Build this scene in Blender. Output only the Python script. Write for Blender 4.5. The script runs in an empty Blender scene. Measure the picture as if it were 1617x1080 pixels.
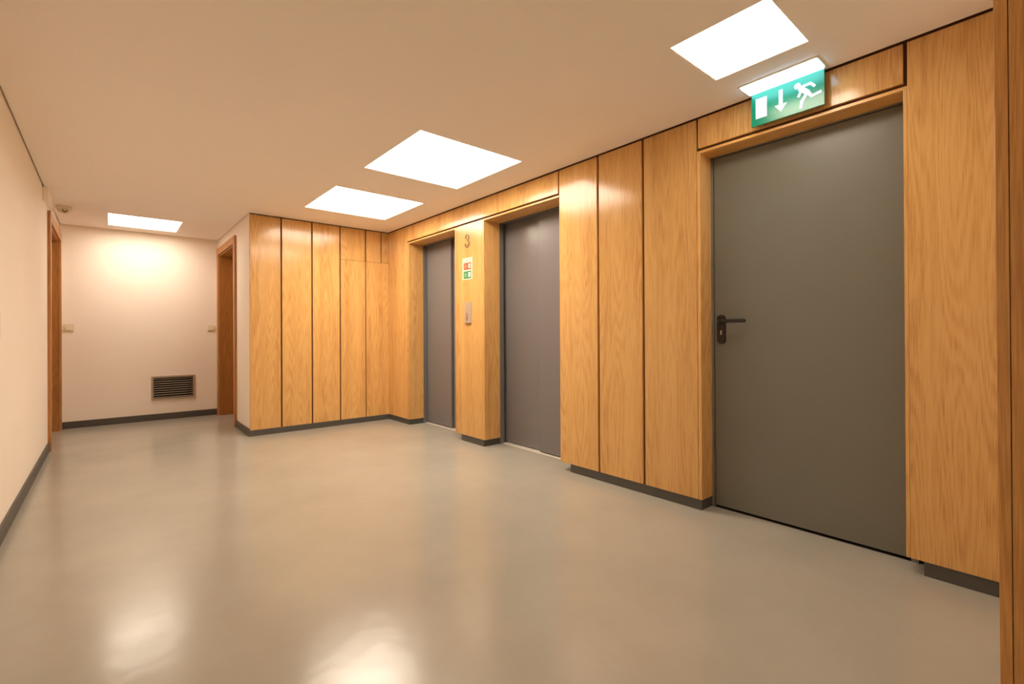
import bpy, bmesh, math, random
from mathutils import Vector, Matrix

random.seed(7)
scene = bpy.context.scene
COL = scene.collection

# ------------------------------------------------------------------ camera
F_PX, YAW, PITCH, ROLL, CY = 750.499, 0.70308, 0.00263, -0.00497, 526.357
fh = Vector((math.sin(YAW), math.cos(YAW), 0)); rt = Vector((math.cos(YAW), -math.sin(YAW), 0)); zz = Vector((0, 0, 1))
fwd = math.cos(PITCH) * fh + math.sin(PITCH) * zz
upv = math.cos(PITCH) * zz - math.sin(PITCH) * fh
R_ = math.cos(ROLL) * rt + math.sin(ROLL) * upv
U_ = -math.sin(ROLL) * rt + math.cos(ROLL) * upv
cam_data = bpy.data.cameras.new('camera')
cam_data.sensor_width = 36.0
cam_data.lens = F_PX * 36.0 / 1617.0
cam_data.shift_y = -(540.0 - CY) / 1617.0
cam_data.clip_start = 0.02
cam = bpy.data.objects.new('camera', cam_data)
COL.objects.link(cam)
m = Matrix.Identity(4)
for i in range(3):
    m[i][0] = R_[i]; m[i][1] = U_[i]; m[i][2] = -fwd[i]
m[0][3], m[1][3], m[2][3] = 0.0, 0.0, 1.0
cam.matrix_world = m
scene.camera = cam

# ------------------------------------------------------------------ light, world, exposure
LAMP_COLOR = (1.0, 0.865, 0.705)      # warm white of the ceiling panels
LAMP_STRENGTH = 15.0
ALCOVE_LAMP_STRENGTH = 12.0         # the small panel in the alcove is the dimmest of the row
BACK_FILL_STRENGTH = 6.5  # unseen fill light added behind the camera
EXIT_COLOR = (0.42, 0.74, 1.0)
EXIT_STRENGTH = 7.0
w = bpy.data.worlds.new('world'); scene.world = w; w.use_nodes = True
w.node_tree.nodes['Background'].inputs[0].default_value = (0.01, 0.008, 0.006, 1)
w.node_tree.nodes['Background'].inputs[1].default_value = 0.2
vs = scene.view_settings
scene.display_settings.display_device = 'sRGB'
vs.view_transform = 'Standard'; vs.look = 'None'; vs.gamma = 1.0; vs.use_curve_mapping = False
vs.exposure = 0.17
scene.cycles.use_denoising = True
scene.cycles.max_bounces = 14
scene.cycles.diffuse_bounces = 10
scene.cycles.glossy_bounces = 6

# ------------------------------------------------------------------ measures (metres)
FL = -0.010                       # floor level
H = 2.2345                        # ceiling
XL, XR, XC = -0.414, 2.575, 1.078
YB, YF = 5.337, 7.149
XD, XE = 2.697, 2.755             # end of wood reveals: fire door, lifts
ZB = 0.050                        # lower edge of the wood panels
ZL = 2.029                        # underside of the soffits
YBACK = -2.6

# ------------------------------------------------------------------ material helpers
def srgb(r, g, b):
    def f(c):
        c /= 255.0
        return c / 12.92 if c <= 0.04045 else ((c + 0.055) / 1.055) ** 2.4
    return (f(r), f(g), f(b), 1.0)

def new_mat(name):
    mt = bpy.data.materials.new(name); mt.use_nodes = True
    nt = mt.node_tree
    return mt, nt, nt.nodes['Principled BSDF']

def N(nt, kind, **kw):
    n = nt.nodes.new(kind)
    for k, v in kw.items():
        setattr(n, k, v)
    return n

def plain(name, color, rough=0.5, metal=0.0, noise=0.0, nscale=60.0, bump=0.0, bscale=200.0, stretch=(1, 1, 1), spec=0.5, coat=0.0):
    mt, nt, b = new_mat(name)
    b.inputs['Base Color'].default_value = color
    b.inputs['Roughness'].default_value = rough
    b.inputs['Metallic'].default_value = metal
    b.inputs['Specular IOR Level'].default_value = spec
    b.inputs['Coat Weight'].default_value = coat
    tc = N(nt, 'ShaderNodeTexCoord'); mp = N(nt, 'ShaderNodeMapping')
    mp.inputs['Scale'].default_value = stretch
    nt.links.new(tc.outputs['Object'], mp.inputs['Vector'])
    if noise:
        nz = N(nt, 'ShaderNodeTexNoise'); nz.inputs['Scale'].default_value = nscale; nz.inputs['Detail'].default_value = 4
        nt.links.new(mp.outputs[0], nz.inputs['Vector'])
        mx = N(nt, 'ShaderNodeMix', data_type='RGBA')
        mx.inputs[6].default_value = tuple(c * (1 - noise) for c in color[:3]) + (1,)
        mx.inputs[7].default_value = tuple(min(1, c * (1 + noise)) for c in color[:3]) + (1,)
        nt.links.new(nz.outputs['Fac'], mx.inputs[0]); nt.links.new(mx.outputs[2], b.inputs['Base Color'])
    if bump:
        nb = N(nt, 'ShaderNodeTexNoise'); nb.inputs['Scale'].default_value = bscale; nb.inputs['Detail'].default_value = 3
        nt.links.new(mp.outputs[0], nb.inputs['Vector'])
        bp = N(nt, 'ShaderNodeBump'); bp.inputs['Strength'].default_value = bump; bp.inputs['Distance'].default_value = 0.002
        nt.links.new(nb.outputs['Fac'], bp.inputs['Height']); nt.links.new(bp.outputs[0], b.inputs['Normal'])
    return mt

def wood(name, light, mid, dark, rough=0.3, axis=2, spec=0.5):
    """oak veneer: fibres along the axis, cathedral figure from contour lines of a stretched noise"""
    mt, nt, b = new_mat(name)
    L = nt.links.new
    tc = N(nt, 'ShaderNodeTexCoord'); oi = N(nt, 'ShaderNodeObjectInfo')
    mul = N(nt, 'ShaderNodeMath', operation='MULTIPLY'); mul.inputs[1].default_value = 53.0
    L(oi.outputs['Random'], mul.inputs[0])
    add = N(nt, 'ShaderNodeVectorMath', operation='ADD')
    L(tc.outputs['Object'], add.inputs[0]); L(mul.outputs[0], add.inputs[1])
    def mapped(along, across=1.0):
        mp = N(nt, 'ShaderNodeMapping')
        s = [across] * 3; s[axis] = along
        mp.inputs['Scale'].default_value = s
        L(add.outputs[0], mp.inputs['Vector'])
        return mp.outputs[0]
    # cathedral figure
    n1 = N(nt, 'ShaderNodeTexNoise'); n1.inputs['Scale'].default_value = 6.0; n1.inputs['Detail'].default_value = 1.5; n1.inputs['Roughness'].default_value = 0.45
    L(mapped(0.075), n1.inputs['Vector'])
    k = N(nt, 'ShaderNodeMath', operation='MULTIPLY'); k.inputs[1].default_value = 165.0; L(n1.outputs['Fac'], k.inputs[0])
    nw = N(nt, 'ShaderNodeTexNoise'); nw.inputs['Scale'].default_value = 60.0; nw.inputs['Detail'].default_value = 2
    L(mapped(0.03), nw.inputs['Vector'])
    kw = N(nt, 'ShaderNodeMath', operation='MULTIPLY_ADD'); kw.inputs[1].default_value = 5.0; L(nw.outputs['Fac'], kw.inputs[0]); L(k.outputs[0], kw.inputs[2])
    sn = N(nt, 'ShaderNodeMath', operation='SINE'); L(kw.outputs[0], sn.inputs[0])
    ring = N(nt, 'ShaderNodeMapRange'); ring.inputs[1].default_value = -1; ring.inputs[2].default_value = 1; L(sn.outputs[0], ring.inputs[0])
    # fibre and pores
    n2 = N(nt, 'ShaderNodeTexNoise'); n2.inputs['Scale'].default_value = 340.0; n2.inputs['Detail'].default_value = 3; n2.inputs['Roughness'].default_value = 0.6
    L(mapped(0.022), n2.inputs['Vector'])
    # broad tone
    n3 = N(nt, 'ShaderNodeTexNoise'); n3.inputs['Scale'].default_value = 9.0; n3.inputs['Detail'].default_value = 3
    L(mapped(0.05), n3.inputs['Vector'])
    # blend
    a1 = N(nt, 'ShaderNodeMath', operation='MULTIPLY'); a1.inputs[1].default_value = 0.095; L(ring.outputs[0], a1.inputs[0])
    a2 = N(nt, 'ShaderNodeMath', operation='MULTIPLY_ADD'); a2.inputs[1].default_value = 0.60; L(n2.outputs['Fac'], a2.inputs[0]); L(a1.outputs[0], a2.inputs[2])
    a3 = N(nt, 'ShaderNodeMath', operation='MULTIPLY_ADD'); a3.inputs[1].default_value = 0.40; L(n3.outputs['Fac'], a3.inputs[0]); L(a2.outputs[0], a3.inputs[2])
    cr = N(nt, 'ShaderNodeValToRGB')
    e = cr.color_ramp.elements
    e[0].position = 0.30; e[0].color = light
    e[1].position = 0.80; e[1].color = dark
    mid_e = cr.color_ramp.elements.new(0.54); mid_e.color = mid
    L(a3.outputs[0], cr.inputs[0])
    tone = N(nt, 'ShaderNodeMapRange'); tone.inputs[3].default_value = 0.90; tone.inputs[4].default_value = 1.06
    L(oi.outputs['Random'], tone.inputs[0])
    hs = N(nt, 'ShaderNodeHueSaturation'); L(cr.outputs[0], hs.inputs['Color']); L(tone.outputs[0], hs.inputs['Value'])
    L(hs.outputs[0], b.inputs['Base Color'])
    b.inputs['Specular IOR Level'].default_value = spec
    rr = N(nt, 'ShaderNodeMapRange'); rr.inputs[1].default_value = 0.3; rr.inputs[2].default_value = 0.7
    rr.inputs[3].default_value = rough - 0.03; rr.inputs[4].default_value = rough + 0.05
    L(n2.outputs['Fac'], rr.inputs[0]); L(rr.outputs[0], b.inputs['Roughness'])
    bp = N(nt, 'ShaderNodeBump'); bp.inputs['Strength'].default_value = 0.10; bp.inputs['Distance'].default_value = 0.001
    L(n2.outputs['Fac'], bp.inputs['Height']); L(bp.outputs[0], b.inputs['Normal'])
    return mt

def emitter(name, color, strength):
    mt, nt, b = new_mat(name)
    b.inputs['Base Color'].default_value = (0.8, 0.8, 0.8, 1)
    b.inputs['Emission Color'].default_value = tuple(color[:3]) + (1,)
    b.inputs['Emission Strength'].default_value = strength
    return mt

M = {}
M['wall'] = plain('white_wall_paint', srgb(247, 239, 228), rough=0.65, noise=0.02, nscale=3.0, bump=0.05, bscale=240)
M['ceiling'] = plain('ceiling_paint', srgb(248, 241, 234), rough=0.8, noise=0.012, nscale=2.0)
M['oak'] = wood('oak_veneer', srgb(229, 187, 123), srgb(217, 169, 104), srgb(172, 118, 62), rough=0.155)
M['oak_flat'] = wood('oak_board_along_wall', srgb(232, 186, 118), srgb(220, 170, 100), srgb(190, 132, 72), rough=0.28, axis=1)
M['oak_dark'] = wood('door_frame_wood', srgb(202, 150, 92), srgb(184, 128, 72), srgb(144, 94, 50), rough=0.38)
M['oak_lining_shaded'] = wood('door_lining_wood_shaded', srgb(190, 136, 74), srgb(170, 116, 56), srgb(130, 84, 38), rough=0.4)  # door wood darkened further, the shade inside the openings put into its colour
M['oak_jamb'] = wood('oak_jamb', srgb(222, 172, 106), srgb(204, 150, 86), srgb(162, 110, 58), rough=0.32)
M['backing'] = plain('groove_backing', srgb(92, 54, 28), rough=0.8)
M['void'] = plain('dark_void', srgb(34, 30, 26), rough=0.9)
M['base'] = plain('dark_grey_skirting', srgb(78, 76, 72), rough=0.45, noise=0.08, nscale=20)
M['steel'] = plain('anthracite_painted_steel', srgb(114, 114, 105), rough=0.38, noise=0.03, nscale=4, bump=0.03, bscale=400)
M['lift'] = plain('grey_lift_door_paint', srgb(120, 116, 116), rough=0.27, noise=0.02, nscale=4)
M['lift_frame'] = plain('grey_lift_frame_paint', srgb(108, 107, 106), rough=0.4, noise=0.03, nscale=6)
M['alu'] = plain('aluminium', srgb(205, 200, 192), rough=0.35, metal=1.0)
M['alu_trim'] = plain('light_trim', srgb(232, 226, 216), rough=0.5)
M['stainless'] = plain('brushed_stainless', srgb(206, 190, 176), rough=0.38, metal=0.55, noise=0.1, nscale=40, stretch=(1, 1, 0.05))
M['bronze'] = plain('darkened_metal', srgb(124, 102, 76), rough=0.38, metal=0.7)
M['black'] = plain('black_handle', srgb(38, 33, 30), rough=0.35)
M['white_plastic'] = plain('white_plastic', srgb(226, 216, 190), rough=0.4)
M['dark_lens'] = plain('dark_lens', srgb(104, 84, 62), rough=0.25)
M['vent_dark'] = plain('vent_dark', srgb(28, 22, 18), rough=0.8)
M['vent_frame'] = plain('vent_aluminium', srgb(178, 160, 142), rough=0.45, metal=0.6)
M['vent_slat'] = plain('vent_slat', srgb(190, 178, 164), rough=0.5, metal=0.2)
M['sill'] = plain('lift_sill', srgb(228, 222, 212), rough=0.45, metal=0.25)
M['cream'] = plain('photoluminescent_plate', srgb(246, 238, 200), rough=0.4)
M['red'] = plain('sign_red', srgb(214, 66, 38), rough=0.4)
M['green'] = plain('sign_green', srgb(24, 112, 62), rough=0.4)
M['print_white'] = plain('print_white', srgb(246, 240, 226), rough=0.4)
M['print_grey'] = plain('print_grey', srgb(160, 150, 136), rough=0.5)
M['print_edge'] = plain('print_dark_edge', srgb(110, 66, 44), rough=0.5)
M['exit_green'] = plain('exit_sign_green', srgb(0, 126, 92), rough=0.22)
M['exit_white'] = plain('exit_sign_white', srgb(214, 224, 226), rough=0.3)
M['lamp'] = emitter('light_panel_diffuser', LAMP_COLOR, LAMP_STRENGTH)
M['lamp_alcove'] = emitter('light_panel_diffuser_alcove', LAMP_COLOR, ALCOVE_LAMP_STRENGTH)
M['fill_back'] = emitter('added_fill_panel_behind', LAMP_COLOR, BACK_FILL_STRENGTH)
M['exit_lamp'] = emitter('exit_sign_lamp', EXIT_COLOR, EXIT_STRENGTH)

def floor_material():
    mt, nt, b = new_mat('poured_resin_floor')
    L = nt.links.new
    tc = N(nt, 'ShaderNodeTexCoord')
    n1 = N(nt, 'ShaderNodeTexNoise'); n1.inputs['Scale'].default_value = 1.6; n1.inputs['Detail'].default_value = 6; n1.inputs['Roughness'].default_value = 0.6
    L(tc.outputs['Object'], n1.inputs['Vector'])
    cr = N(nt, 'ShaderNodeValToRGB')
    cr.color_ramp.elements[0].position = 0.3; cr.color_ramp.elements[0].color = srgb(164, 161, 151)
    cr.color_ramp.elements[1].position = 0.75; cr.color_ramp.elements[1].color = srgb(176, 172, 161)
    L(n1.outputs['Fac'], cr.inputs[0])
    # pale scuffs
    n2 = N(nt, 'ShaderNodeTexNoise'); n2.inputs['Scale'].default_value = 2.1; n2.inputs['Detail'].default_value = 8; n2.inputs['Roughness'].default_value = 0.75; n2.inputs['Distortion'].default_value = 1.5
    L(tc.outputs['Object'], n2.inputs['Vector'])
    mr = N(nt, 'ShaderNodeMapRange'); mr.inputs[1].default_value = 0.62; mr.inputs[2].default_value = 0.78; mr.inputs[3].default_value = 0; mr.inputs[4].default_value = 0.22
    L(n2.outputs['Fac'], mr.inputs[0])
    mx = N(nt, 'ShaderNodeMix', data_type='RGBA'); mx.inputs[7].default_value = srgb(196, 192, 180)
    L(mr.outputs[0], mx.inputs[0]); L(cr.outputs[0], mx.inputs[6]); L(mx.outputs[2], b.inputs['Base Color'])
    rr = N(nt, 'ShaderNodeMapRange'); rr.inputs[1].default_value = 0.3; rr.inputs[2].default_value = 0.8; rr.inputs[3].default_value = 0.17; rr.inputs[4].default_value = 0.24
    L(n2.outputs['Fac'], rr.inputs[0]); L(rr.outputs[0], b.inputs['Roughness'])
    b.inputs['Specular IOR Level'].default_value = 0.6
    n4 = N(nt, 'ShaderNodeTexNoise'); n4.inputs['Scale'].default_value = 14.0; n4.inputs['Detail'].default_value = 2
    L(tc.outputs['Object'], n4.inputs['Vector'])
    bp = N(nt, 'ShaderNodeBump'); bp.inputs['Strength'].default_value = 0.06; bp.inputs['Distance'].default_value = 0.01
    L(n4.outputs['Fac'], bp.inputs['Height']); L(bp.outputs[0], b.inputs['Normal'])
    return mt
M['floor'] = floor_material()

# ------------------------------------------------------------------ mesh helpers
def add_box(bm, x0, x1, y0, y1, z0, z1, bevel=0.0):
    x0, x1 = min(x0, x1), max(x0, x1); y0, y1 = min(y0, y1), max(y0, y1); z0, z1 = min(z0, z1), max(z0, z1)
    t = bmesh.new()
    vs_ = [t.verts.new(p) for p in ((x0, y0, z0), (x1, y0, z0), (x1, y1, z0), (x0, y1, z0), (x0, y0, z1), (x1, y0, z1), (x1, y1, z1), (x0, y1, z1))]
    for f in ((0, 3, 2, 1), (4, 5, 6, 7), (0, 1, 5, 4), (1, 2, 6, 5), (2, 3, 7, 6), (3, 0, 4, 7)):
        t.faces.new([vs_[i] for i in f])
    if bevel:
        bmesh.ops.bevel(t, geom=list(t.edges), offset=bevel, segments=2, affect='EDGES', profile=0.5)
    merge(bm, t)

def merge(bm, t):
    me = bpy.data.meshes.new('tmp'); t.to_mesh(me); t.free(); bm.from_mesh(me); bpy.data.meshes.remove(me)

def add_cyl(bm, c, axis, r, length, seg=24, r2=None):
    """cylinder centred at c along axis vector"""
    t = bmesh.new()
    bmesh.ops.create_cone(t, cap_ends=True, segments=seg, radius1=r, radius2=r if r2 is None else r2, depth=length)
    q = Vector((0, 0, 1)).rotation_difference(Vector(axis))
    bmesh.ops.transform(t, matrix=Matrix.Translation(c) @ q.to_matrix().to_4x4(), verts=t.verts)
    merge(bm, t)

def add_prism(bm, pts, axis, d0, d1):
    """polygon pts (a,b) extruded along an axis: 'x' uses (y,z), 'y' uses (x,z), 'z' uses (x,y)"""
    def P(p, d):
        return {'x': (d, p[0], p[1]), 'y': (p[0], d, p[1]), 'z': (p[0], p[1], d)}[axis]
    A = [bm.verts.new(P(p, d0)) for p in pts]; B = [bm.verts.new(P(p, d1)) for p in pts]
    n = len(pts); fs = []
    fs.append(bm.faces.new(A)); fs.append(bm.faces.new(list(reversed(B))))
    for i in range(n):
        fs.append(bm.faces.new([A[i], B[i], B[(i + 1) % n], A[(i + 1) % n]]))
    bmesh.ops.recalc_face_normals(bm, faces=fs)

def obj(name, bm, mat, parent=None, smooth=False):
    me = bpy.data.meshes.new(name); bm.to_mesh(me); bm.free()
    me.materials.append(mat)
    if smooth:
        for p in me.polygons: p.use_smooth = True
    o = bpy.data.objects.new(name, me); COL.objects.link(o)
    if parent is not None:
        o.parent = parent
        if parent.type == 'EMPTY' or parent.location.length > 0:
            o.matrix_parent_inverse = parent.matrix_world.inverted() if False else Matrix.Translation(-parent_world(parent))
    return o

def parent_world(p):
    v = Vector(p.location)
    q = p
    while q.parent is not None:
        v = v + q.matrix_parent_inverse.translation
        q = q.parent
        v = v + Vector(q.location)
    return v

def boxes(name, lst, mat, parent=None, bevel=0.0):
    bm = bmesh.new()
    for b in lst: add_box(bm, *b, bevel=bevel)
    return obj(name, bm, mat, parent)

def box(name, b, mat, parent=None, bevel=0.0):
    return boxes(name, [b], mat, parent, bevel)

def tag(o, label=None, cat=None, group=None, kind=None):
    if label: o['label'] = label
    if cat: o['category'] = cat
    if group: o['group'] = group
    if kind: o['kind'] = kind
    return o

def thing(name, loc, label, cat, group=None):
    o = bpy.data.objects.new(name, None); o.empty_display_size = 0.1; o.location = loc
    COL.objects.link(o)
    return tag(o, label, cat, group)

def struct(o, label=None):
    o['kind'] = 'structure'
    if label: o['label'] = label
    return o

# ------------------------------------------------------------------ floor and ceiling
struct(box('floor', (XL - 0.6, 3.3, YBACK - 0.3, YF + 0.4, FL - 0.12, FL), M['floor']), 'glossy beige grey poured resin floor')

LIGHTS = [  # x0, y1 (far edge), width, depth
    (1.850, 1.122, 0.413, 0.409), (1.432, 3.368, 0.820, 0.833), (1.432, 4.763, 0.824, 0.833), (-0.009, 6.888, 0.621, 0.657), (0.30, -0.75, 0.62, 0.66)]
GAP = 0.010
def ceiling_slab():
    # plan rectangles: main room and the alcove at the far left, kept clear of the walls by a shadow gap
    xs = {XL + GAP, XR - GAP, XC - GAP, 1.50 - GAP, -0.27}
    ys = {YBACK + GAP, YF - GAP, YB - GAP, 0.112 + GAP, 5.425, 5.434}
    holes = []
    for x0, y1, a, b in LIGHTS:
        holes.append((x0, x0 + a, y1 - b, y1)); xs |= {x0, x0 + a}; ys |= {y1 - b, y1}
    holes.append((XL + GAP, -0.27, 5.425, 5.434))
    xs = sorted(xs); ys = sorted(ys)
    bm = bmesh.new()
    cell = set()
    for i in range(len(xs) - 1):
        for j in range(len(ys) - 1):
            cx, cy = (xs[i] + xs[i + 1]) / 2, (ys[j] + ys[j + 1]) / 2
            inside = (cy < YB - GAP and cx < XR - GAP) or cx < XC - GAP
            if cy < 0.112 + GAP and cx > 1.50 - GAP: inside = False
            if any(h[0] < cx < h[1] and h[2] < cy < h[3] for h in holes): inside = False
            if inside: cell.add((i, j))
    T = 0.03
    V = {}
    def v(i, j, top):
        k = (i, j, top)
        if k not in V: V[k] = bm.verts.new((xs[i], ys[j], H + (T if top else 0)))
        return V[k]
    for (i, j) in cell:
        bm.faces.new([v(i, j, 0), v(i, j + 1, 0), v(i + 1, j + 1, 0), v(i + 1, j, 0)])
        bm.faces.new([v(i, j, 1), v(i + 1, j, 1), v(i + 1, j + 1, 1), v(i, j + 1, 1)])
        for (di, dj, a, b) in ((-1, 0, (i, j), (i, j + 1)), (1, 0, (i + 1, j + 1), (i + 1, j)), (0, -1, (i + 1, j), (i, j)), (0, 1, (i, j + 1), (i + 1, j + 1))):
            if (i + di, j + dj) not in cell:
                bm.faces.new([v(*a, 0), v(*a, 1), v(*b, 1), v(*b, 0)])
    bmesh.ops.recalc_face_normals(bm, faces=bm.faces)
    return bm
ceil = struct(obj('ceiling', ceiling_slab(), M['ceiling']), 'flat cream ceiling with shadow gaps along the walls')
void = box('slab_above', (XL - 0.2, 3.2, YBACK - 0.2, YF + 0.3, H + 0.14, H + 0.2), M['void'], ceil)

# ------------------------------------------------------------------ white walls
ZT = H + 0.14
DL0, DL1, DZ = 5.905, 7.035, 2.045      # left door opening
DR0, DR1 = 6.055, 7.050                 # right door opening
wl = struct(boxes('wall_left', [(XL - 0.22, XL, YBACK, DL0, FL, ZT), (XL - 0.22, XL, DL1, YF, FL, ZT), (XL - 0.22, XL, DL0, DL1, DZ, ZT)], M['wall']), 'long white wall on the left')
wf = struct(boxes('wall_far', [(XL - 0.22, 0.40, YF, YF + 0.2, FL, ZT), (0.806, XC + 0.24, YF, YF + 0.2, FL, ZT), (0.40, 0.806, YF, YF + 0.2, FL, 0.246), (0.40, 0.806, YF, YF + 0.2, 0.502, ZT)], M['wall']), 'white wall at the far end with the vent grille')
wc = struct(boxes('wall_alcove', [(XC, XC + 0.24, YB + 0.018, DR0, FL, ZT), (XC, XC + 0.24, DR1, YF, FL, ZT), (XC, XC + 0.24, DR0, DR1, DZ, ZT)], M['wall']), 'short white wall with a door beside the oak panelling')
wb = struct(box('wall_back', (XL - 0.22, 1.7, YBACK - 0.2, YBACK, FL, ZT), M['wall']), 'white wall behind the viewer')
wn = struct(box('wall_near', (1.50, 3.2, YBACK, 0.100, FL, ZT), M['wall']), 'wall beside the viewer closed by an oak jamb')

BB = 0.072
struct(box('baseboard_left', (XL, XL + 0.012, YBACK, DL0 - 0.075, FL, BB), M['base'], None, 0.002), 'dark grey skirting along the left wall')
struct(box('baseboard_far', (XL, XC, YF - 0.012, YF, FL, 0.066), M['base'], None, 0.002), 'dark grey skirting on the far wall')
struct(box('baseboard_alcove', (XC - 0.012, XC, YB + 0.004, DR0 - 0.082, FL, 0.066), M['base'], None, 0.002), 'dark grey skirting on the short white wall')

# ------------------------------------------------------------------ oak panelled end wall
TH = 0.018
we = struct(box('wall_end', (XC + 0.004, 3.2, YB + TH, YB + 0.3, FL, ZT), M['backing']), 'oak panelled wall facing down the lobby')
g = 0.0075
GX = [XC, 1.372, 1.682, 1.9885, 2.289, XR]
PT = H - 0.007
def epanel(x0, x1, z0=ZB, z1=PT):
    return box('panel', (x0, x1, YB, YB + TH, z0, z1), M['oak'], we, 0.0015)
epanel(GX[0], GX[1] - g); epanel(GX[1] + g, GX[2] - g); epanel(GX[2] + g, GX[3] - g)
HZ = 1.861
epanel(GX[3] + g, GX[4] - g, ZB, HZ - 0.001); epanel(GX[3] + g, GX[4] - g, HZ + 0.001, PT)
epanel(GX[4] + 0.003, GX[5], ZB, HZ - 0.001); epanel(GX[4] + g, 2.475, HZ + 0.001, PT); epanel(2.487, GX[5], HZ + 0.001, PT)
box('plinth', (XC - 0.012, XR, YB - 0.004, YB + TH, FL, ZB), M['base'], we, 0.002)

# ------------------------------------------------------------------ oak panelled right wall
A642, A719, A764, A884, G943, G1016, A1108, A1434 = 4.826, 3.8945, 3.424, 2.483, 2.116, 1.754, 1.370, 0.451
RB = 0.020
sub = XR + TH
wr = struct(boxes('wall_right', [
    (sub, 2.75, A642 + RB, YB + 0.1, ZB, ZT), (sub, 2.75, A764 + RB, A719 - RB, ZB, ZT), (sub, 2.68, A1108 + RB, A884 - RB, ZB, ZT), (sub, 3.2, 0.05, A1434 - RB, ZB, ZT),
    (sub, 2.75, A719 - RB, A642 + RB, ZL + 0.016, ZT), (sub, 2.75, A884 - RB, A764 + RB, ZL + 0.016, ZT), (sub, 3.2, A1434 - RB, A1108 + RB, ZL + 0.016, ZT)],
    M['backing']), 'oak panelled wall with two lifts and a fire door')
BV = 0.0015
def rpanel(y0, y1, z0=ZB, z1=PT, name='panel'):
    return box(name, (XR, XR + TH, y0, y1, z0, z1), M['oak'], wr, BV)
LB = 2.059                                        # lower edge of the lintel panels
GR = 2.044                                        # top of the soffit boards
rpanel(4.877, YB)                                 # narrow panel in the corner
rpanel(2.496, 4.868, LB, PT, 'lintel_panel')      # over both lifts
rpanel(A764 + RB + 0.002, A719 - RB - 0.002, ZB, GR)   # pier between the lifts
rpanel(G943 + 0.009, A884)                        # three tall panels between lift and fire door
rpanel(G1016 + 0.009, G943 - 0.009)
rpanel(A1108 + RB + 0.003, G1016 - 0.009)
rpanel(0.4610, A1108 + 0.0125, LB, PT, 'lintel_panel')
rpanel(0.100, 0.447)                              # last panel beside the jamb
# boards lining the openings: their front edges show as narrow strips
def reveal(y0, y1, depth, z1=GR):
    return box('reveal_board', (XR, depth, y0, y1, ZB, z1), M['oak'], wr, 0.0012)
reveal(A642, 4.8755, XE, GR)
reveal(A719 - RB, A719, XE); reveal(A764, A764 + RB, XE)
box('reveal_board', (XR + TH, XE, A884 - RB, A884, ZB, GR), M['oak'], wr, 0.0012)
reveal(A1108, A1108 + RB, XD)
reveal(0.4475, 0.461, XD)
for y0, y1, d in ((A719, A642, XE), (A884 + 0.0005, A764, XE), (0.461, A1108, XD)):
    box('soffit_board', (XR, d, y0, y1, ZL, GR), M['oak_flat'], wr, 0.0012)
box('soffit_board', (XR, XR + TH, A764, A719, GR - 0.0005, GR), M['oak_flat'], wr)
# recessed plinths
XP = XR + 0.004
for y0, y1, d in ((4.835, YB, XE), (3.440, 3.800, XE), (1.375, 2.385, XD + 0.03), (0.100, 0.405, XD)):
    box('plinth', (XP, d - 0.005, y0, y1, FL, ZB), M['base'], wr, 0.002)

# ------------------------------------------------------------------ lift doors
def lift(name, y0, y1, label, near_proud):
    """lift opening between y0 (near) and y1 (far); two sliding leaves"""
    root = bpy.data.objects.new(name, None); root.location = (2.84, (y0 + y1) / 2, FL); COL.objects.link(root)
    struct(root, label); root['category'] = 'lift door'
    fr = boxes('door_frame', [(XE, 2.803, y0 - 0.05, y0, FL, ZL), (XE, 2.803, y1, y1 + 0.05, FL, ZL), (XE, 2.803, y0 - 0.05, y1 + 0.05, ZL - 0.004, ZL + 0.06), (2.8035, 2.90, y0 - 0.05, y0 - 0.043, FL, ZL + 0.06), (2.8035, 2.90, y1 + 0.043, y1 + 0.05, FL, ZL + 0.06)], M['lift_frame'], root, 0.0015)
    mid = (y0 + y1) / 2
    za, zb = FL + 0.010, ZL + 0.03
    if near_proud:
        box('door_leaf', (2.842, 2.872, mid - 0.03, y1 + 0.04, za, zb), M['lift'], root, 0.002)
        box('door_leaf', (2.808, 2.838, y0 - 0.04, mid + 0.005, za, zb), M['lift'], root, 0.006)
    else:
        box('door_leaf', (2.842, 2.872, y0 - 0.04, mid + 0.03, za, zb), M['lift'], root, 0.002)
        box('door_leaf', (2.808, 2.838, mid - 0.030, y1 + 0.04, za, zb), M['lift'], root, 0.006)
    box('sill', (2.782, 2.90, y0 - 0.02, y1 + 0.02, FL - 0.02, FL + 0.003), M['sill'], root)
    box('lift_shaft', (2.9, 2.95, y0 - 0.1, y1 + 0.1, FL, ZL + 0.1), M['void'], root)
    return root
lift('door_1', A719, A642, 'grey sliding lift door nearest the corner of the oak walls', False)
lift('door_2', A884, A764, 'grey sliding lift door between the number pier and the tall oak panels', True)

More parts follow.
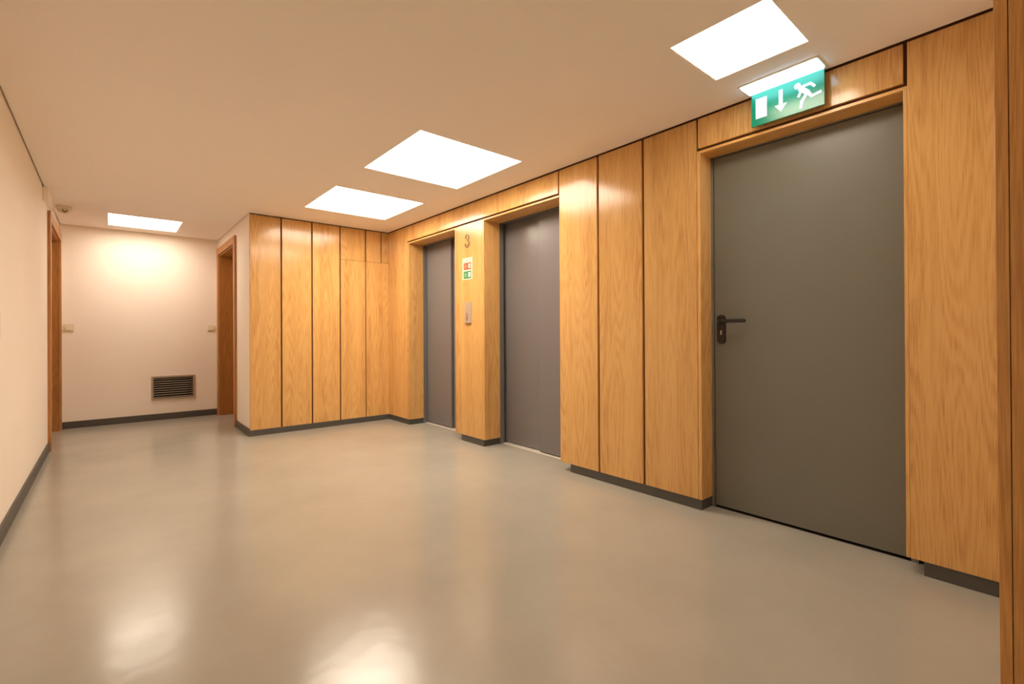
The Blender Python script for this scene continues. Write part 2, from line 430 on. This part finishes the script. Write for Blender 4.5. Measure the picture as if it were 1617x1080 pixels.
# ------------------------------------------------------------------ fire door
d3 = bpy.data.objects.new('door_3', None); d3.location = (XD, 0.91, FL); COL.objects.link(d3)
struct(d3, 'large anthracite steel fire door below the green exit sign'); d3['category'] = 'fire door'
boxes('door_frame', [(XD, XD + 0.08, A1108 - 0.012, A1108 + 0.02, FL, ZL), (XD, XD + 0.08, 0.44, 0.466, FL, ZL), (XD, XD + 0.08, 0.44, A1108 + 0.02, ZL - 0.006, ZL + 0.04)], M['steel'], d3, 0.001)
leaf = box('door_leaf', (XD + 0.006, XD + 0.06, 0.469, A1108 - 0.0155, FL + 0.012, ZL - 0.009), M['steel'], d3, 0.003)
box('threshold', (XD + 0.004, XD + 0.08, 0.466, A1108 - 0.012, FL - 0.02, FL + 0.002), M['void'], d3)
hx = XD + 0.006
def rounded(y0, y1, z0, z1, r, n=8):
    pts = []
    for cy, cz, a0 in ((y1 - r, z1 - r, 0), (y0 + r, z1 - r, 90), (y0 + r, z0 + r, 180), (y1 - r, z0 + r, 270)):
        for i in range(n + 1):
            a = math.radians(a0 + 90 * i / n); pts.append((cy + r * math.cos(a), cz + r * math.sin(a)))
    return pts
bm = bmesh.new(); add_prism(bm, rounded(1.288, 1.338, 0.940, 1.109, 0.024), 'x', hx, hx - 0.009)
bmesh.ops.bevel(bm, geom=[e for e in bm.edges if all(abs(v.co.x - (hx - 0.009)) < 1e-5 for v in e.verts)], offset=0.003, segments=2, affect='EDGES')
hp = obj('handle_plate', bm, M['black'], d3)
# lever: neck out of the plate, then a rounded bar towards the hinge side with a return at its end
bm = bmesh.new()
def sweep(bm, path, r, seg=14):
    rings = []
    for i, p in enumerate(path):
        p = Vector(p)
        d = (Vector(path[min(i + 1, len(path) - 1)]) - Vector(path[max(i - 1, 0)])).normalized()
        a = d.cross(Vector((0, 0, 1))).normalized() if abs(d.z) < 0.9 else Vector((1, 0, 0))
        b = d.cross(a)
        rr = r if not callable(r) else r(i / (len(path) - 1))
        rings.append([bm.verts.new(p + rr * (math.cos(2 * math.pi * k / seg) * a + math.sin(2 * math.pi * k / seg) * b)) for k in range(seg)])
    fs = []
    for i in range(len(rings) - 1):
        for k in range(seg):
            fs.append(bm.faces.new([rings[i][k], rings[i][(k + 1) % seg], rings[i + 1][(k + 1) % seg], rings[i + 1][k]]))
    fs.append(bm.faces.new(rings[0])); fs.append(bm.faces.new(rings[-1]))
    bmesh.ops.recalc_face_normals(bm, faces=fs)
zc = 1.071
path = [(hx - 0.004, 1.313, zc), (hx - 0.03, 1.313, zc)]
for i in range(1, 7):
    a = math.radians(15 * i); path.append((hx - 0.03 - 0.018 * math.sin(a), 1.313 - 0.018 * (1 - math.cos(a)), zc))
path += [(hx - 0.048, 1.26, zc), (hx - 0.048, 1.21, zc), (hx - 0.048, 1.182, zc)]
for i in range(1, 6):
    a = math.radians(16 * i); path.append((hx - 0.048 + 0.014 * (1 - math.cos(a)), 1.182 - 0.014 * math.sin(a), zc))
sweep(bm, path, 0.0098)
obj('lever', bm, M['black'], d3, True)
bm = bmesh.new(); add_cyl(bm, (hx - 0.012, 1.313, zc), (1, 0, 0), 0.017, 0.008)
obj('rose', bm, M['black'], d3)
bm = bmesh.new(); add_prism(bm, rounded(1.3085, 1.3165, 0.993, 1.019, 0.0038), 'x', hx - 0.0088, hx - 0.0098)
obj('keyhole', bm, M['alu'], hp)

# ------------------------------------------------------------------ two wooden doors in the white walls
def wood_door(name, xw, s, y0, y1, label):
    """door in a white wall at x = xw; s = +1 when the room lies towards +x"""
    root = bpy.data.objects.new(name, None); root.location = (xw, (y0 + y1) / 2, FL); COL.objects.link(root)
    struct(root, label); root['category'] = 'door'
    def X(d): return xw - s * d          # depth into the wall
    C = 0.082; P_ = 0.022
    fo = M['oak_dark']
    box('casing', (X(-P_), X(0.0), y0 - C + 0.012, y0 + 0.012, FL, DZ + C - 0.012), fo, root, 0.002)
    box('casing', (X(-P_), X(0.0), y1 - 0.012, y1 + C - 0.012, FL, DZ + C - 0.012), fo, root, 0.002)
    box('casing', (X(-P_), X(0.0), y0 + 0.0125, y1 - 0.0125, DZ - 0.012, DZ + C - 0.012), fo, root, 0.002)
    box('lining', (X(0.001), X(0.21), y0, y0 + 0.025, FL, DZ), M['oak_lining_shaded'], root, 0.001)
    box('lining', (X(0.001), X(0.21), y1 - 0.025, y1, FL, DZ), M['oak_lining_shaded'], root, 0.001)
    box('lining', (X(0.001), X(0.21), y0 + 0.0255, y1 - 0.0255, DZ - 0.025, DZ), M['oak_lining_shaded'], root, 0.001)
    box('door_leaf', (X(0.155), X(0.197), y0 + 0.028, y1 - 0.028, FL + 0.006, DZ - 0.028), M['oak_lining_shaded'], root, 0.002)
    bm = bmesh.new(); yk = y0 + 0.10
    sweep(bm, [(X(0.156), yk, 1.04), (X(0.115), yk, 1.04), (X(0.105), yk + 0.012, 1.04), (X(0.105), yk + 0.12, 1.04)], 0.009)
    obj('handle', bm, M['alu'], root, True)
    return root
wood_door('door_4', XL, 1, DL0, DL1, 'wooden door in the white left wall at its far end')
wood_door('door_5', XC, -1, DR0, DR1, 'wooden door in the short white wall beside the oak panelling')

# near jamb: oak lining of the opening the viewer stands in, a little out of plumb
d6 = bpy.data.objects.new('door_6', None); d6.location = (1.5, 0.0, FL); COL.objects.link(d6)
struct(d6, 'oak jamb of the opening at the right edge of the picture'); d6['category'] = 'door frame'
def jamb_board(y0b, y1b, y0t, y1t, x0, x1):
    bm = bmesh.new()
    v = [bm.verts.new(p) for p in ((x0, y0b, FL), (x1, y0b, FL), (x1, y1b, FL), (x0, y1b, FL), (x0, y0t, H - 0.002), (x1, y0t, H - 0.002), (x1, y1t, H - 0.002), (x0, y1t, H - 0.002))]
    for f in ((0, 3, 2, 1), (4, 5, 6, 7), (0, 1, 5, 4), (1, 2, 6, 5), (2, 3, 7, 6), (3, 0, 4, 7)): bm.faces.new([v[i] for i in f])
    bmesh.ops.bevel(bm, geom=list(bm.edges), offset=0.001, segments=1, affect='EDGES')
    return bm
obj('jamb', jamb_board(0.0865, 0.1052, 0.0885, 0.1105, 1.478, 1.4995), M['oak_jamb'], d6)
obj('jamb', jamb_board(-0.12, 0.0850, -0.12, 0.0870, 1.478, 1.4995), M['oak_jamb'], d6)

# ------------------------------------------------------------------ ceiling lights
def ceiling_light(spec, label, mat):
    x0, y1, a, b = spec; x1, y0 = x0 + a, y1 - b
    r = thing('ceiling_light', ((x0 + x1) / 2, (y0 + y1) / 2, H), label, 'ceiling light', 'square light panels in the ceiling')
    t = 0.004; RC = 0.065
    boxes('frame', [(x0 + 0.0005, x0 + t, y0, y1, H + 0.001, H + RC), (x1 - t, x1 - 0.0005, y0, y1, H + 0.001, H + RC), (x0 + t, x1 - t, y0 + 0.0005, y0 + t, H + 0.001, H + RC), (x0 + t, x1 - t, y1 - t, y1 - 0.0005, H + 0.001, H + RC)], M['alu_trim'], r)
    box('diffuser', (x0, x1, y0, y1, H + RC, H + RC + 0.02), mat, r)
    return r
ceiling_light(LIGHTS[0], 'glowing square ceiling panel right beside the green exit sign', M['lamp'])
ceiling_light(LIGHTS[1], 'larger glowing square ceiling panel in front of the second lift', M['lamp'])
ceiling_light(LIGHTS[2], 'glowing square ceiling panel close to the oak panelled end wall', M['lamp'])
ceiling_light(LIGHTS[3], 'glowing ceiling panel above the vent grille by the white far wall', M['lamp_alcove'])
ceiling_light(LIGHTS[4], 'added fill light panel behind the viewer, out of view', M['fill_back'])  # added to light the near end, stands out of view

# ------------------------------------------------------------------ exit sign
ex = thing('exit_sign', (2.48, 0.90, H), 'green illuminated exit sign with running figure hanging above the fire door', 'exit sign')
boxes('housing', [(2.406, 2.545, 0.726, 1.080, H - 0.006, H + 0.02)], M['white_plastic'], ex, 0.002)
box('lamp_cover', (2.412, 2.5225, 0.736, 1.070, H - 0.0125, H - 0.0055), M['exit_lamp'], ex, 0.001)
plate = box('sign_plate', (2.526, 2.533, 0.7365, 1.064, 2.059, H - 0.006), M['exit_green'], ex, 0.001)
XS = 2.526
def sym(name, polys):
    bm = bmesh.new()
    for i, p in enumerate(polys): add_prism(bm, p, 'x', XS, XS - 0.0008 - 0.00012 * i)
    return obj(name, bm, M['exit_white'], plate)
# (a, b): a from the left edge 0..1 (left = larger y), b from the top 0..1
PW, PH, PY, PZ = 0.3275, 0.163, 1.064, 2.2225
def E(a, b): return (PY - a * PW, PZ - b * PH)
def limb(a0, b0, a1, b1, w0, w1=None):
    w1 = w0 if w1 is None else w1
    p, q = Vector(E(a0, b0)), Vector(E(a1, b1)); d = (q - p).normalized(); n = Vector((-d.y, d.x))
    return [tuple(p + n * w0), tuple(q + n * w1), tuple(q - n * w1), tuple(p - n * w0)]
def disc(a, b, r, n=20):
    c = E(a, b); return [(c[0] + r * math.cos(2 * math.pi * i / n), c[1] + r * math.sin(2 * math.pi * i / n)) for i in range(n)]
sym('door_symbol', [[E(0.065, 0.17), E(0.23, 0.17), E(0.23, 0.79), E(0.065, 0.79)]])
sym('arrow_symbol', [[E(0.40, 0.14), E(0.455, 0.14), E(0.455, 0.58), E(0.515, 0.58), E(0.4275, 0.80), E(0.34, 0.58), E(0.40, 0.58)]])
sym('running_figure', [
    disc(0.655, 0.22, 0.0145),
    limb(0.685, 0.30, 0.80, 0.53, 0.012, 0.0115),
    limb(0.70, 0.285, 0.83, 0.27, 0.0062), limb(0.82, 0.255, 0.885, 0.40, 0.0058),
    limb(0.71, 0.37, 0.665, 0.56, 0.0062), limb(0.71, 0.36, 0.69, 0.42, 0.0062),
    limb(0.785, 0.49, 0.845, 0.66, 0.0075, 0.007), limb(0.835, 0.655, 0.965, 0.60, 0.0068, 0.0062),
    limb(0.79, 0.49, 0.715, 0.71, 0.0080, 0.007), limb(0.715, 0.69, 0.70, 0.92, 0.007, 0.0065)])

# ------------------------------------------------------------------ floor number 3
num = thing('floor_number', (XR, 3.685, 1.887), 'metal numeral 3 fixed on the oak pier between the lifts', 'number')
def numeral():
    bm = bmesh.new()
    # centre line of a serif 3 in (a to the right, b up), unit height 1, with stroke half-widths
    path = []
    def arc(cx, cy, rx, ry, a0, a1, n, w0, wm, w1):
        for i in range(n + 1):
            t = i / n; a = math.radians(a0 + (a1 - a0) * t)
            w = (w0 + (wm - w0) * t * 2) if t < 0.5 else (wm + (w1 - wm) * (t * 2 - 1))
            path.append((cx + rx * math.cos(a), cy + ry * math.sin(a), w))
    arc(0.0, 0.74, 0.21, 0.215, 160, -80, 20, 0.03, 0.05, 0.026)
    arc(-0.02, 0.27, 0.25, 0.245, 84, -165, 22, 0.026, 0.064, 0.035)
    S = 0.120
    def P(a, b): return (3.684 - a * S * 1.05, 1.827 + b * S)
    L_, R2 = [], []
    for i, (a, b, w_) in enumerate(path):
        p0 = path[max(i - 1, 0)]; p1 = path[min(i + 1, len(path) - 1)]
        d = Vector((p1[0] - p0[0], p1[1] - p0[1])).normalized(); n = Vector((-d.y, d.x))
        L_.append(P(a + n.x * w_, b + n.y * w_)); R2.append(P(a - n.x * w_, b - n.y * w_))
    for i in range(len(path) - 1):
        add_prism(bm, [L_[i], L_[i + 1], R2[i + 1], R2[i]], 'x', XR, XR - 0.006)
    for (a, b) in ((-0.165, 0.735), (-0.215, 0.215)):
        c = P(a, b); add_prism(bm, [(c[0] + 0.0072 * math.cos(k * math.pi / 8), c[1] + 0.0072 * math.sin(k * math.pi / 8)) for k in range(16)], 'x', XR, XR - 0.0065)
    return bm
obj('numeral', numeral(), M['bronze'], num)

# ------------------------------------------------------------------ fire notice and lift call panel on the pier
fs = thing('fire_notice', (XR, 3.681, 1.62), 'small cream notice with red and green fire pictograms on the oak pier', 'sign')
Y1, Y0, Z1, Z0 = 3.760, 3.602, 1.724, 1.519
xp = XR - 0.003
pl = box('notice_plate', (xp, XR, Y0, Y1, Z0, Z1), M['cream'], fs, 0.0008)
def pic(name, z0, z1, mat, dark):
    f = box(name, (xp - 0.0006, xp, Y0 + 0.016, Y1 - 0.020, z0, z1), dark, fs)
    box('colour_field', (xp - 0.0012, xp - 0.0006, Y1 - 0.082, Y1 - 0.026, z0 + 0.007, z1 - 0.007), mat, f)
    box('white_field', (xp - 0.0012, xp - 0.0006, Y0 + 0.025, Y1 - 0.096, z0 + 0.011, z1 - 0.011), M['print_white'], f)
    return f
r_ = pic('red_pictogram', 1.6135, 1.678, plain('sign_salmon_red', srgb(226, 108, 76), rough=0.4), plain('sign_dark_red', srgb(150, 48, 26), rough=0.4))
g_ = pic('green_pictogram', 1.5300, 1.5990, plain('sign_mid_green', srgb(86, 160, 104), rough=0.4), M['green'])
# flame and small figure inside the fields
def blob(y, z, s): return [(y + s * a, z + s * b) for a, b in ((0, 1.0), (0.45, 0.35), (0.4, -0.5), (0, -0.8), (-0.4, -0.5), (-0.5, 0.2), (-0.15, 0.2))]
bm = bmesh.new(); add_prism(bm, blob(Y1 - 0.054, 1.646, 0.021), 'x', xp - 0.0012, xp - 0.0016); obj('flame', bm, plain('sign_light_red', srgb(250, 150, 116), rough=0.4), r_)
bm = bmesh.new(); add_prism(bm, rounded(Y0 + 0.034, Y0 + 0.050, 1.632, 1.660, 0.004, 3), 'x', xp - 0.0012, xp - 0.0016); obj('lift_symbol', bm, M['print_grey'], r_)
bm = bmesh.new(); add_prism(bm, blob(Y1 - 0.054, 1.566, 0.018), 'x', xp - 0.0012, xp - 0.0016); obj('figure', bm, plain('sign_pale_green', srgb(150, 200, 160), rough=0.4), g_)
for z in (1.708, 1.699, 1.690):
    box('text_line', (xp - 0.0004, xp, Y0 + 0.022, Y1 - 0.05, z - 0.0022, z + 0.0012), M['print_grey'], fs)

cp = thing('call_panel', (XR, 3.668, 1.205), 'narrow brushed steel lift call panel with one button on the oak pier', 'call panel')
bm = bmesh.new(); add_prism(bm, [(XR, 3.619), (XR - 0.012, 3.623), (XR - 0.016, 3.640), (XR - 0.016, 3.700), (XR - 0.012, 3.715), (XR, 3.719)], 'z', 1.110, 1.304)
fp = obj('face_plate', bm, M['stainless'], cp)
bm = bmesh.new(); add_cyl(bm, (XR - 0.018, 3.672, 1.205), (1, 0, 0), 0.013, 0.006); obj('button', bm, M['alu'], cp)
bm = bmesh.new(); add_cyl(bm, (XR - 0.0165, 3.694, 1.203), (1, 0, 0), 0.0045, 0.003, 12); obj('indicator', bm, M['print_white'], cp)
box('slot', (XR - 0.0165, XR - 0.0155, 3.666, 3.678, 1.135, 1.180), M['bronze'], cp)

# ------------------------------------------------------------------ far wall fittings
def light_switch(x0, x1, z0, z1, label):
    r = thing('light_switch', ((x0 + x1) / 2, YF, (z0 + z1) / 2), label, 'light switch', 'light switches on the far wall')
    box('plate', (x0, x1, YF - 0.010, YF, z0, z1), M['white_plastic'], r, 0.002)
    cx = (x0 + x1) / 2; ax = (x1 - x0) * 0.30; az = (z1 - z0) * 0.30; cz = (z0 + z1) / 2
    bm = bmesh.new(); add_prism(bm, [(YF - 0.010, cz - az), (YF - 0.019, cz - az), (YF - 0.012, cz + az), (YF - 0.010, cz + az)], 'x', cx - ax, cx + ax)
    obj('rocker', bm, M['white_plastic'], r)
    return r
light_switch(-0.383, -0.296, 1.058, 1.138, 'white light switch near the left corner of the far wall')
light_switch(0.956, 1.040, 1.064, 1.142, 'white light switch near the right door of the alcove')

vg = thing('vent_grille', (0.603, YF, 0.373), 'rectangular aluminium vent grille low on the white far wall', 'vent')
vx0, vx1, vz0, vz1, t = 0.383, 0.823, 0.229, 0.519, 0.022
boxes('frame', [(vx0, vx1, YF - 0.014, YF, vz0, vz0 + t), (vx0, vx1, YF - 0.014, YF, vz1 - t, vz1), (vx0, vx0 + t, YF - 0.014, YF, vz0 + t, vz1 - t), (vx1 - t, vx1, YF - 0.014, YF, vz0 + t, vz1 - t)], M['vent_frame'], vg, 0.002)
boxes('duct', [(0.402, 0.804, YF + 0.14, YF + 0.15, 0.248, 0.500), (0.402, 0.408, YF + 0.002, YF + 0.14, 0.248, 0.500), (0.798, 0.804, YF + 0.002, YF + 0.14, 0.248, 0.500), (0.408, 0.798, YF + 0.002, YF + 0.14, 0.248, 0.254), (0.408, 0.798, YF + 0.002, YF + 0.14, 0.494, 0.500)], M['vent_dark'], vg)
ns = 9
slat_me = None
for i in range(ns):
    z = vz0 + t + (vz1 - vz0 - 2 * t) * (i + 0.5) / ns
    if slat_me is None:
        bm = bmesh.new(); add_prism(bm, [(YF - 0.009, -0.0055), (YF - 0.0085, -0.0025), (YF + 0.016, 0.0035), (YF + 0.016, 0.0015)], 'x', vx0 + t, vx1 - t)
        o = obj('slat', bm, M['vent_slat'], vg); slat_me = o.data
    else:
        o = bpy.data.objects.new('slat', slat_me); COL.objects.link(o); o.parent = vg; o.matrix_parent_inverse = Matrix.Translation(-vg.location)
    o.location = (0, 0, z)

# ------------------------------------------------------------------ camera dome, junction box, plate on the left wall
sc_ = thing('security_camera', (-0.325, 6.17, H), 'small white security camera on the ceiling above the left wooden door', 'security camera')
bm = bmesh.new(); add_cyl(bm, (-0.325, 6.17, H - 0.012), (0, 0, 1), 0.058, 0.024, 32); obj('base', bm, M['white_plastic'], sc_)
bm = bmesh.new()
tb = bmesh.new(); bmesh.ops.create_uvsphere(tb, u_segments=28, v_segments=16, radius=0.050)
bmesh.ops.transform(tb, matrix=Matrix.Translation((-0.325, 6.17, H - 0.026)) @ Matrix.Scale(0.85, 4, (0, 0, 1)), verts=tb.verts); merge(bm, tb)
obj('housing', bm, M['white_plastic'], sc_, True)
dv = Vector((0.20, -0.93, -0.32)).normalized(); c0 = Vector((-0.325, 6.17, H - 0.028))
bm = bmesh.new(); add_cyl(bm, c0 + dv * 0.040, dv, 0.020, 0.012, 24); obj('lens', bm, M['dark_lens'], sc_)

jb = thing('junction_box', (XL, 5.62, H), 'white cable box in the ceiling corner before the left wooden door', 'junction box')
box('cover', (XL, XL + 0.032, 5.455, 5.86, 2.150, H - 0.001), M['wall'], jb, 0.002)
box('base', (XL, XL + 0.032, 5.440, 5.4535, 2.120, H - 0.001), M['wall'], jb, 0.002)

wp = thing('wall_plate', (XL, 3.36, 1.06), 'brown plate on the white left wall cut off by the picture edge', 'wall plate')
box('plate', (XL, XL + 0.012, 3.20, 3.354, 0.992, 1.124), M['oak_dark'], wp, 0.002)
